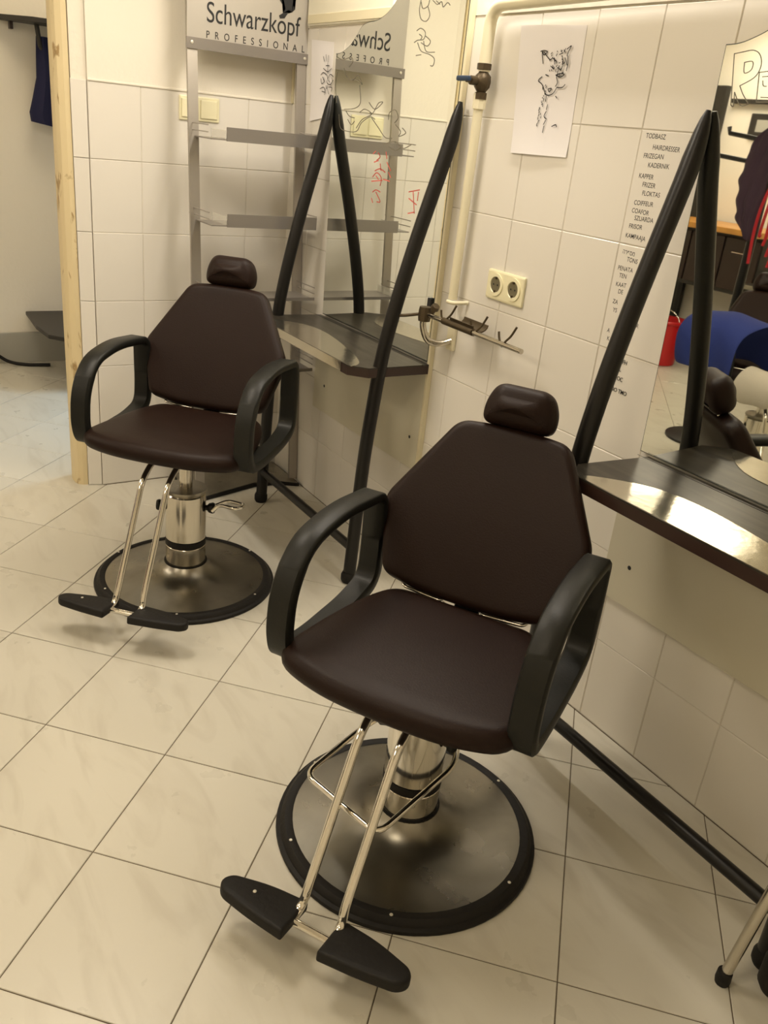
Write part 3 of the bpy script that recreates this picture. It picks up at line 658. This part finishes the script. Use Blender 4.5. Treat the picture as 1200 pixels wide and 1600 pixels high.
# hose / tool holder arm
th = empty('tool_holder', W(.22, 0, .93), 0, 'tarnished metal arm with clips below the cream pipe', 'holder')
def tl(o): o.matrix_parent_inverse = Matrix.Translation(-th.location); return o
tl(sbox('wall_plate', (.195, .235), (.005, .016), (.855, .935), M['cream2'], th, .004))
tl(tube('elbow', catmull([W(.215, .012, .885), W(.205, .05, .875), W(.19, .085, .885), W(.178, .10, .925), W(.178, .10, .955)], 5), .0105, M['worn'], th, 12))
tl(lathe('clamp', [(0, -.022), (.019, -.022), (.021, -.01), (.021, .01), (.019, .022), (0, .022)], M['brass'], th, 10, Matrix.Translation(W(.180, .10, .965))))
tl(lathe('clamp_knob', [(0, 0), (.008, 0), (.008, .012), (.014, .016), (.012, .028), (0, .030)], M['brass'], th, 12, Matrix.Translation(W(.205, .09, .975)) @ Matrix.Rotation(math.radians(35), 4, 'Y')))
tl(tube('clamp_lever', [W(.175, .105, .965), W(.150, .15, .955), W(.128, .175, .950)], .005, M['brass'], th, 8))
tl(tube('arm', [W(.195, .10, .966), W(.648, .10, .964)], .0075, M['worn'], th, 14))
tl(tube('sleeve', [W(.28, .10, .966), W(.43, .10, .965)], .0105, M['brass'], th, 12))
tr_ = bmesh.new(); bm_tube(tr_, [W(.315, .075, .985), W(.43, .075, .984)], 1, section=[(.030 * math.cos(a), .022 * math.sin(a)) for a in [PI * k / 8 for k in range(9)]] + [(.026 * math.cos(a), .018 * math.sin(a)) for a in [PI * k / 8 for k in range(8, -1, -1)]], up=(0, 0, 1))
tl(from_bm('trough', tr_, M['brass'], th, smooth=True, angle=40))
for x in (.285, .435, .565):
    tl(tube('clip', catmull([W(x - .022, .10, .995), W(x - .016, .10, .976), W(x, .10, .958), W(x + .012, .10, .975), W(x + .025, .095, .992), W(x + .038, .09, 1.020)], 4), .0032, M['brass'], th, 8))
# paper drawings
random.seed(3)
WOLF2 = []
for k in range(60):
    u = random.random(); v = random.random()
    cs_, cz_ = .505 + .030 * random.uniform(-1, 1), 1.672 + .030 * random.uniform(-1, 1)
    if k > 34: cs_, cz_ = .472 + .008 * random.uniform(-1, 1), 1.62 - .0040 * (k - 35)
    a = random.uniform(-1, 1); L_ = random.uniform(.002, .006)
    WOLF2.append([(cs_, cz_), (cs_ + L_ * math.cos(a + 1.2), cz_ + L_ * math.sin(a + 1.2))])
def sheet(name, corners, d, m, label):
    bm = bmesh.new(); n = 8; vs = {}
    a, b, c, e = [Vector((*q, 0)) for q in corners]      # TL TR BR BL
    for i in range(n + 1):
        for j in range(n + 1):
            u, v = i / n, j / n
            p = a.lerp(b, u).lerp(e.lerp(c, u), v)
            curl = .010 * max(0, v - .8) ** 2 * 25 * .3 + .0015 * math.sin(u * 5)
            vs[i, j] = bm.verts.new(W(p.x, d + .0012 + curl, p.y))
    for i in range(n):
        for j in range(n): bm.faces.new((vs[i, j], vs[i + 1, j], vs[i + 1, j + 1], vs[i, j + 1]))
    g = bmesh.ops.extrude_face_region(bm, geom=list(bm.faces))
    for v in g['geom']:
        if isinstance(v, bmesh.types.BMVert): v.co.y += .0006
    return tag(from_bm(name, bm, m, None, smooth=True, angle=40), label, 'drawing')
wp = sheet('paper_drawing', [(.338, 1.765), (.588, 1.757), (.594, 1.456), (.372, 1.452)], .006, M['paper'], 'white paper with an ink drawing of a wolf head')
strokes('ink_lines', DR_wolf + WOLF2, .0024, .0112, M['ink'], wp)['kind'] = 'stuff'
sp2 = sheet('paper_drawing', [(-.872, 1.757), (-.700, 1.745), (-.700, 1.50), (-.848, 1.478)], .006, M['paper'], 'white paper with an ink skull drawing beside the left mirror')
strokes('ink_lines', DR_skull, .0026, .0112, M['ink'], sp2)['kind'] = 'stuff'
# handwriting on the tiles
for (w_, s, z) in WORDS:
    if w_ == 'HEB': w_ = '\u05d4\u05e8\u05e4\u05e1\u05de'
    text('handwritten_word', w_, .0150, on_long(s, .0052, z - .005, random.uniform(-.06, .03)), M['ink'], wr, ext=.0002, sx=.88, off=.0001)
# cream housing above the left mirror
hx = empty('cream_housing', W(-.62, .03, 1.9), 0, 'cream rounded housing above the left mirror', 'housing')
b_ = box('cover', (-.895, -.018, 1.800), (-.30, -.003, 2.06), M['box'], hx, .006); b_.matrix_parent_inverse = Matrix.Translation(-hx.location)
b_ = box('lower_lip', (-.885, -.0215, 1.806), (-.31, -.0182, 1.835), M['strip'], hx, .001); b_.matrix_parent_inverse = Matrix.Translation(-hx.location)
cp = sbox('trim_3', (BX + .004, BX + .018), (.0005, .012), (1.536, ZC), M['strip'], None, .003); tag(cp, 'cream cable duct in the corner above the tiles', 'trim', kind='structure')

# ---------------------------------------------------------------- things at the left edge
hs = empty('coat_shelf', W(S0, .62, 1.80), 0, 'small black wall shelf with a hook at the upper left', 'shelf')
def hl(o): o.matrix_parent_inverse = Matrix.Translation(-hs.location); return o
hl(prism('shelf_board', [(S0 + .002, -.74), (S0 + .05, -.74), (S0 + .20, -.60), (S0 + .22, -.46), (S0 + .20, -.34), (S0 + .002, -.30)], 1.80, 1.825, M['dark'], hs, .003))
hl(tube('hook', [W(S0 + .10, .56, 1.80), W(S0 + .11, .55, 1.70), W(S0 + .10, .52, 1.66)], .012, M['dark'], hs, 8))
hl(sbox('bracket', (S0 + .002, S0 + .05), (.665, .68), (1.765, 1.80), M['edge'], hs))
bm = bmesh.new(); n = 20; rows = [(1.745, .42, .565, .03), (1.66, .40, .57, .035), (1.55, .38, .575, .04), (1.45, .36, .60, .045), (1.38, .35, .62, .05), (1.335, .34, .615, .05)]
rr = []
for (z, d0_, d1_, th_) in rows:
    rr.append([bm.verts.new(W(S0 + .09 + th_ * math.sin(2 * PI * k / n) * (1 + .35 * math.sin(k * 2.7)), (d0_ + d1_) / 2 + (d1_ - d0_) / 2 * math.cos(2 * PI * k / n), z - (.045 * (1 - math.cos(2 * PI * k / n)) / 2 if z < 1.34 else 0))) for k in range(n)])
for A, B_ in zip(rr, rr[1:]):
    for k in range(n): bm.faces.new((A[k], A[(k + 1) % n], B_[(k + 1) % n], B_[k]))
bm.faces.new(rr[0]); bm.faces.new(rr[-1][::-1])
tag(from_bm('hanging_garment', bm, M['navy'], None, smooth=True, angle=60), 'dark navy garment hanging from the black wall shelf', 'garment')
bn = empty('footstool', W(-2.45, .60, 0), 0, 'low dark slanted board on a foot behind the jamb', 'stool')
def bl(o): o.matrix_parent_inverse = Matrix.Translation(-bn.location); return o
bl(prism('board', [(-2.985, -.70), (-2.62, -.715), (-2.40, -.70), (-2.31, -.62), (-2.28, -.30), (-2.35, -.18), (-2.985, -.18)], .282, .305, M['dark'], bn, .004))
bl(sbox('foot', (-2.80, -2.50), (.25, .45), (0, .283), M['dark'], bn, .01))
tag(tube('hose', catmull([W(-2.90, 1.05, .125), W(-2.93, .92, .09), W(-2.92, .83, .03), W(-2.90, .75, .012), W(-2.87, .66, .012), W(-2.86, .605, .012)], 6), .010, M['rubber'], None, 10), 'black hose lying on the floor by the far wall', 'hose')

# ---------------------------------------------------------------- stool leg at the lower right
fs = empty('folding_stool', W(2.1, .6, 0), 0, 'folding stool with a silver leg and black rubber tip at lower right', 'stool')
def fl_(o): o.matrix_parent_inverse = Matrix.Translation(-fs.location); return o
legs = [((1.812, .36), (1.835, .295)), ((2.12, .92), (2.10, .62)), ((2.30, .22), (2.20, .30)), ((2.45, .62), (2.28, .56))]
for (a, b) in legs:
    lg = fl_(tube('leg', [W(a[0], a[1], .012), W(b[0], b[1], .44)], .011, M['worn'], fs, 14))
    fl_(lathe('rubber_tip', [(0, 0), (.014, 0), (.0155, .008), (.0145, .03), (0, .03)], M['rubber'], fs, 16, Matrix.Translation(W(a[0], a[1], 0))))
fl_(lathe('seat', [(0, .44), (.16, .44), (.17, .455), (.165, .475), (0, .485)], M['black'], fs, 32, Matrix.Translation(W(2.06, .42, 0))))
cs = lathe('caster_foot', [(0, 0), (.03, 0), (.038, .015), (.038, .07), (.03, .10), (.018, .13), (0, .13)], M['rubber'], None, 24, Matrix.Translation(W(1.875, .275, 0)))
tag(cs, 'black rounded foot standing on the floor behind the silver leg', 'foot')
# ---------------------------------------------------------------- the other side of the salon, seen in the right mirror
cc = salon_chair(-.10, 2.30, -40, .02, far_lever, 'brown salon chair under a blue cape, seen in the right mirror')
def cloth(name, pts, m, label, cat, thick=.012):       # grid of points -> thick draped sheet
    bm = bmesh.new(); R_ = len(pts); C_ = len(pts[0])
    vs = [[bm.verts.new(W(*p)) for p in row] for row in pts]
    for i in range(R_ - 1):
        for j in range(C_ - 1): bm.faces.new((vs[i][j], vs[i + 1][j], vs[i + 1][j + 1], vs[i][j + 1]))
    bmesh.ops.recalc_face_normals(bm, faces=bm.faces)
    bmesh.ops.solidify(bm, geom=list(bm.faces), thickness=thick)
    o = from_bm(name, bm, m, None, smooth=True)
    o.modifiers.new('s', 'SUBSURF').levels = 2; o.modifiers['s'].render_levels = 2
    return tag(o, label, cat)
row = []
for i, (u, zz) in enumerate([(-.16, .58), (-.17, .70), (-.15, .80), (-.06, .845), (.06, .85), (.14, .80), (.17, .70), (.18, .60)]):
    row.append([(-.20 + v * .36 + .01 * math.sin(7 * v + i), 2.03 + u + .015 * math.sin(9 * v + i), zz - .10 * v * v * (1 if v > 0 else 1.2) + .012 * math.sin(11 * v + 2 * i)) for v in (-.5, -.3, -.1, .1, .3, .5)])
cloth('blue_cape', row, M['cape'], 'blue cape draped over a chair, seen in the right mirror', 'cape')
row = []
for i, (u, zz) in enumerate([(-.10, .50), (-.11, .60), (-.04, .655), (.05, .65), (.10, .58), (.12, .48)]):
    row.append([(.13 + v * .22, 1.92 + u, zz + .015 * math.sin(8 * v + i * 2)) for v in (-.5, -.2, .1, .5)])
cloth('towel', row, M['towel'], 'pale towel lying beside the blue cape, seen in the right mirror', 'towel', .02)
cst = empty('coat_stand', W(-.72, 2.6, 0), 0, 'black coat stand holding dark and red cloth, seen in the mirror', 'stand')
def kl(o): o.matrix_parent_inverse = Matrix.Translation(-cst.location); return o
kl(tube('pole', [W(-.62, 2.6, .03), W(-.62, 2.6, 1.80)], .024, M['frame'], cst, 14))
kl(lathe('base', [(0, 0), (.20, 0), (.20, .012), (.05, .03), (0, .03)], M['frame'], cst, 32, Matrix.Translation(W(-.62, 2.6, 0))))
for (z, a) in ((1.64, -.30), (1.53, -.38)):
    kl(tube('arm', [W(-.62, 2.6, z - .03), W(-.62 + a, 2.6, z), W(-.62 + a - .01, 2.6, z + .03)], .012, M['frame'], cst, 8))
random.seed(11); row = []
for i in range(14):
    z = 1.75 - .048 * i; wid = .62 * (.10, .16, .24, .30, .27, .33, .28, .34, .26, .30, .20, .22, .12, .07)[i]
    row.append([(-.50 - wid * (.5 - v) * 1.0 + random.uniform(-.02, .02) * (1 if abs(v) > .4 else .3) - .006 * i, 2.53 + .022 * math.sin(17 * v + .5 * i), z + random.uniform(-.01, .01)) for v in (-.5, -.33, -.17, 0, .17, .33, .5)])
cloth('purple_garment', row, M['purple'], 'dark purple garment hanging from the stand, seen in the mirror', 'garment', .012)
rg = empty('red_garment', W(-.52, 2.52, 1.2), 0, 'red cloth strips hanging below the purple garment, seen in the mirror', 'garment')
for k in range(6):
    x_ = -.535 + .03 * k; zl = 1.02 + .05 * ((k * 7) % 4)
    q_ = tube('strip', catmull([W(x_ + .02, 2.50, 1.42), W(x_ + .01 * math.sin(k), 2.49, 1.30), W(x_ - .012 * math.cos(k), 2.50, 1.17), W(x_ + .008 * math.sin(3 * k), 2.50, zl)], 5), .008, M['redcloth'], rg, 8); q_.matrix_parent_inverse = Matrix.Translation(-rg.location)
# red bucket
rb = empty('red_bucket', W(-2.12, 3.90, 0), 0, 'red plastic bucket on the floor, seen in the right mirror', 'bucket')
lathe('pail', [(0, .004), (.14, .004), (.165, .33), (.172, .335), (.172, .345), (.158, .345), (.134, .012), (0, .012)], M['red'], rb, 36)
lathe('rim', [(.172, .325), (.178, .33), (.178, .345), (.172, .35)], M['red'], rb, 36)
tube('handle', [Vector((.17 * math.cos(a), .10 * math.sin(a) * 0 + .03, .33 - .14 * math.sin(a) * 0 + .10 * math.sin(a))) for a in [PI * k / 12 for k in range(13)]], .004, M['chrome'], rb, 8)
# work counter opposite
wc = empty('work_counter', W(-2.0, 4.3, 0), 0, 'counter with an orange wooden top, seen in the right mirror', 'counter')
def wl_(o): o.matrix_parent_inverse = Matrix.Translation(-wc.location); return o
wl_(sbox('counter_top', (-2.60, -1.55), (3.98, 4.56), (1.03, 1.07), M['wood'], wc, .004))
wl_(sbox('body', (-2.55, -1.60), (4.14, 4.56), (.60, 1.029), M['dark'], wc, .004))
for k in range(3):
    f_ = wl_(sbox('drawer', (-2.54 + k * .315, -2.24 + k * .315), (4.122, 4.139), (.63, 1.0), M['edge'], wc, .004))
    g_ = tube('handle', [W(-2.46 + k * .315, 4.112, .90), W(-2.32 + k * .315, 4.112, .90)], .006, M['chrome'], f_, 8)
for (a, b) in ((-2.53, 4.2), (-1.62, 4.2), (-2.53, 4.52), (-1.62, 4.52)):
    wl_(sbox('leg', (a - .02, a + .02), (b - .02, b + .02), (0, .60), M['frame'], wc))
bc = empty('side_cabinet', W(-1.3, 4.3, 0), 0, 'low dark cabinet with a metal top, seen in the right mirror', 'cabinet')
def bcl(o): o.matrix_parent_inverse = Matrix.Translation(-bc.location); return o
bcl(sbox('top', (-1.52, -.55), (3.86, 4.56), (.70, .73), M['steel'], bc, .004)); bcl(sbox('body', (-1.50, -.57), (3.90, 4.56), (.03, .70), M['dark'], bc, .004))
for k in range(2): bcl(sbox('door', (-1.49 + k * .46, -1.04 + k * .46), (3.885, 3.899), (.06, .68), M['edge'], bc, .003))
for (n_, s_, z_, w_, h_, lab) in (('picture_frame', -2.15, 1.78, .30, .17, 'large dark picture frame above the counter, seen in the mirror'), ('picture_frame', -1.98, 1.38, .20, .12, 'small dark picture frame above the counter, seen in the mirror')):
    p_ = empty(n_, W(s_, 4.59, z_), 0, lab, 'frame')
    q_ = sbox('border', (s_ - w_ / 2, s_ + w_ / 2), (4.575, 4.597), (z_ - h_ / 2, z_ + h_ / 2), M['dark'], p_, .004); q_.matrix_parent_inverse = Matrix.Translation(-p_.location)
    q_ = sbox('picture', (s_ - w_ / 3.5, s_ + w_ / 3.5), (4.572, 4.5749), (z_ - h_ / 4, z_ + h_ / 4), M['plinth'], p_); q_.matrix_parent_inverse = Matrix.Translation(-p_.location)
df = empty('door_2', W(-2.62, 4.55, 0), 0, 'dark door frame opposite the mirrors', 'door'); df['kind'] = 'structure'
for (a, b, z0, z1) in ((-2.98, -2.92, 0, 2.05), (-2.66, -2.56, 0, 2.05), (-2.92, -2.66, 1.98, 2.05)):
    q_ = sbox('jamb', (a, b), (4.54, 4.597), (z0, z1), M['dark'], df); q_.matrix_parent_inverse = Matrix.Translation(-df.location)
q_ = sbox('leaf', (-2.92, -2.66), (4.56, 4.59), (.01, 1.98), M['edge'], df); q_.matrix_parent_inverse = Matrix.Translation(-df.location)
tag(sbox('trim_4', (-2.5, S1), (4.55, 4.598), (1.93, 1.96), M['dark']), 'dark rail high on the wall opposite the mirrors', 'rail', kind='structure')

# ---------------------------------------------------------------- lamps and window
for i, (s, d) in enumerate(LAMPS):
    t = empty('ceiling_light', W(s, d, ZC), 0, ['square ceiling light above the left chair', 'square ceiling light above the camera side', 'square ceiling light in the far part of the room', 'square ceiling light near the opposite wall', 'square ceiling light above the opposite counter', 'added square ceiling light, unseen, warming the side room wall'][i], 'lamp', 'ceiling lights')
    a_ = box('housing', (-.30, -.30, -.075), (.30, .30, -.002), M['ceil'], t, .006)
    box('diffuser', (-.28, -.28, -.083), (.28, .28, -.0755), M['lamp'], t)
ml = empty('mirror_light', W(.3, 0, 2.3), 0, 'long wall lamp above the mirrors', 'lamp')
b_ = sbox('housing', (-.5, 1.1), (.005, .09), (2.29, 2.36), M['box'], ml, .006); b_.matrix_parent_inverse = Matrix.Translation(-ml.location)
b_ = sbox('tube', (-.45, 1.05), (.05, .09), (2.272, 2.289), M['lamp'], ml, .004); b_.matrix_parent_inverse = Matrix.Translation(-ml.location)
wn = empty('window_1', W(-2.1, -.9, 1.2), 0, 'bright daylit window in the side room', 'window'); wn['kind'] = 'structure'
for (a, b, z0, z1) in ((-2.72, -2.66, .45, 2.15), (-1.54, -1.48, .45, 2.15), (-2.12, -2.08, .45, 2.15), (-2.72, -1.48, .40, .45), (-2.72, -1.48, 2.15, 2.2)):
    q_ = sbox('window_frame', (a, b), (-.899, -.86), (z0, z1), M['box'], wn); q_.matrix_parent_inverse = Matrix.Translation(-wn.location)
for (a, b) in ((-2.66, -2.12), (-2.08, -1.54)):
    q_ = sbox('pane', (a, b), (-.898, -.885), (.45, 2.15), M['daywin'], wn); q_.matrix_parent_inverse = Matrix.Translation(-wn.location)
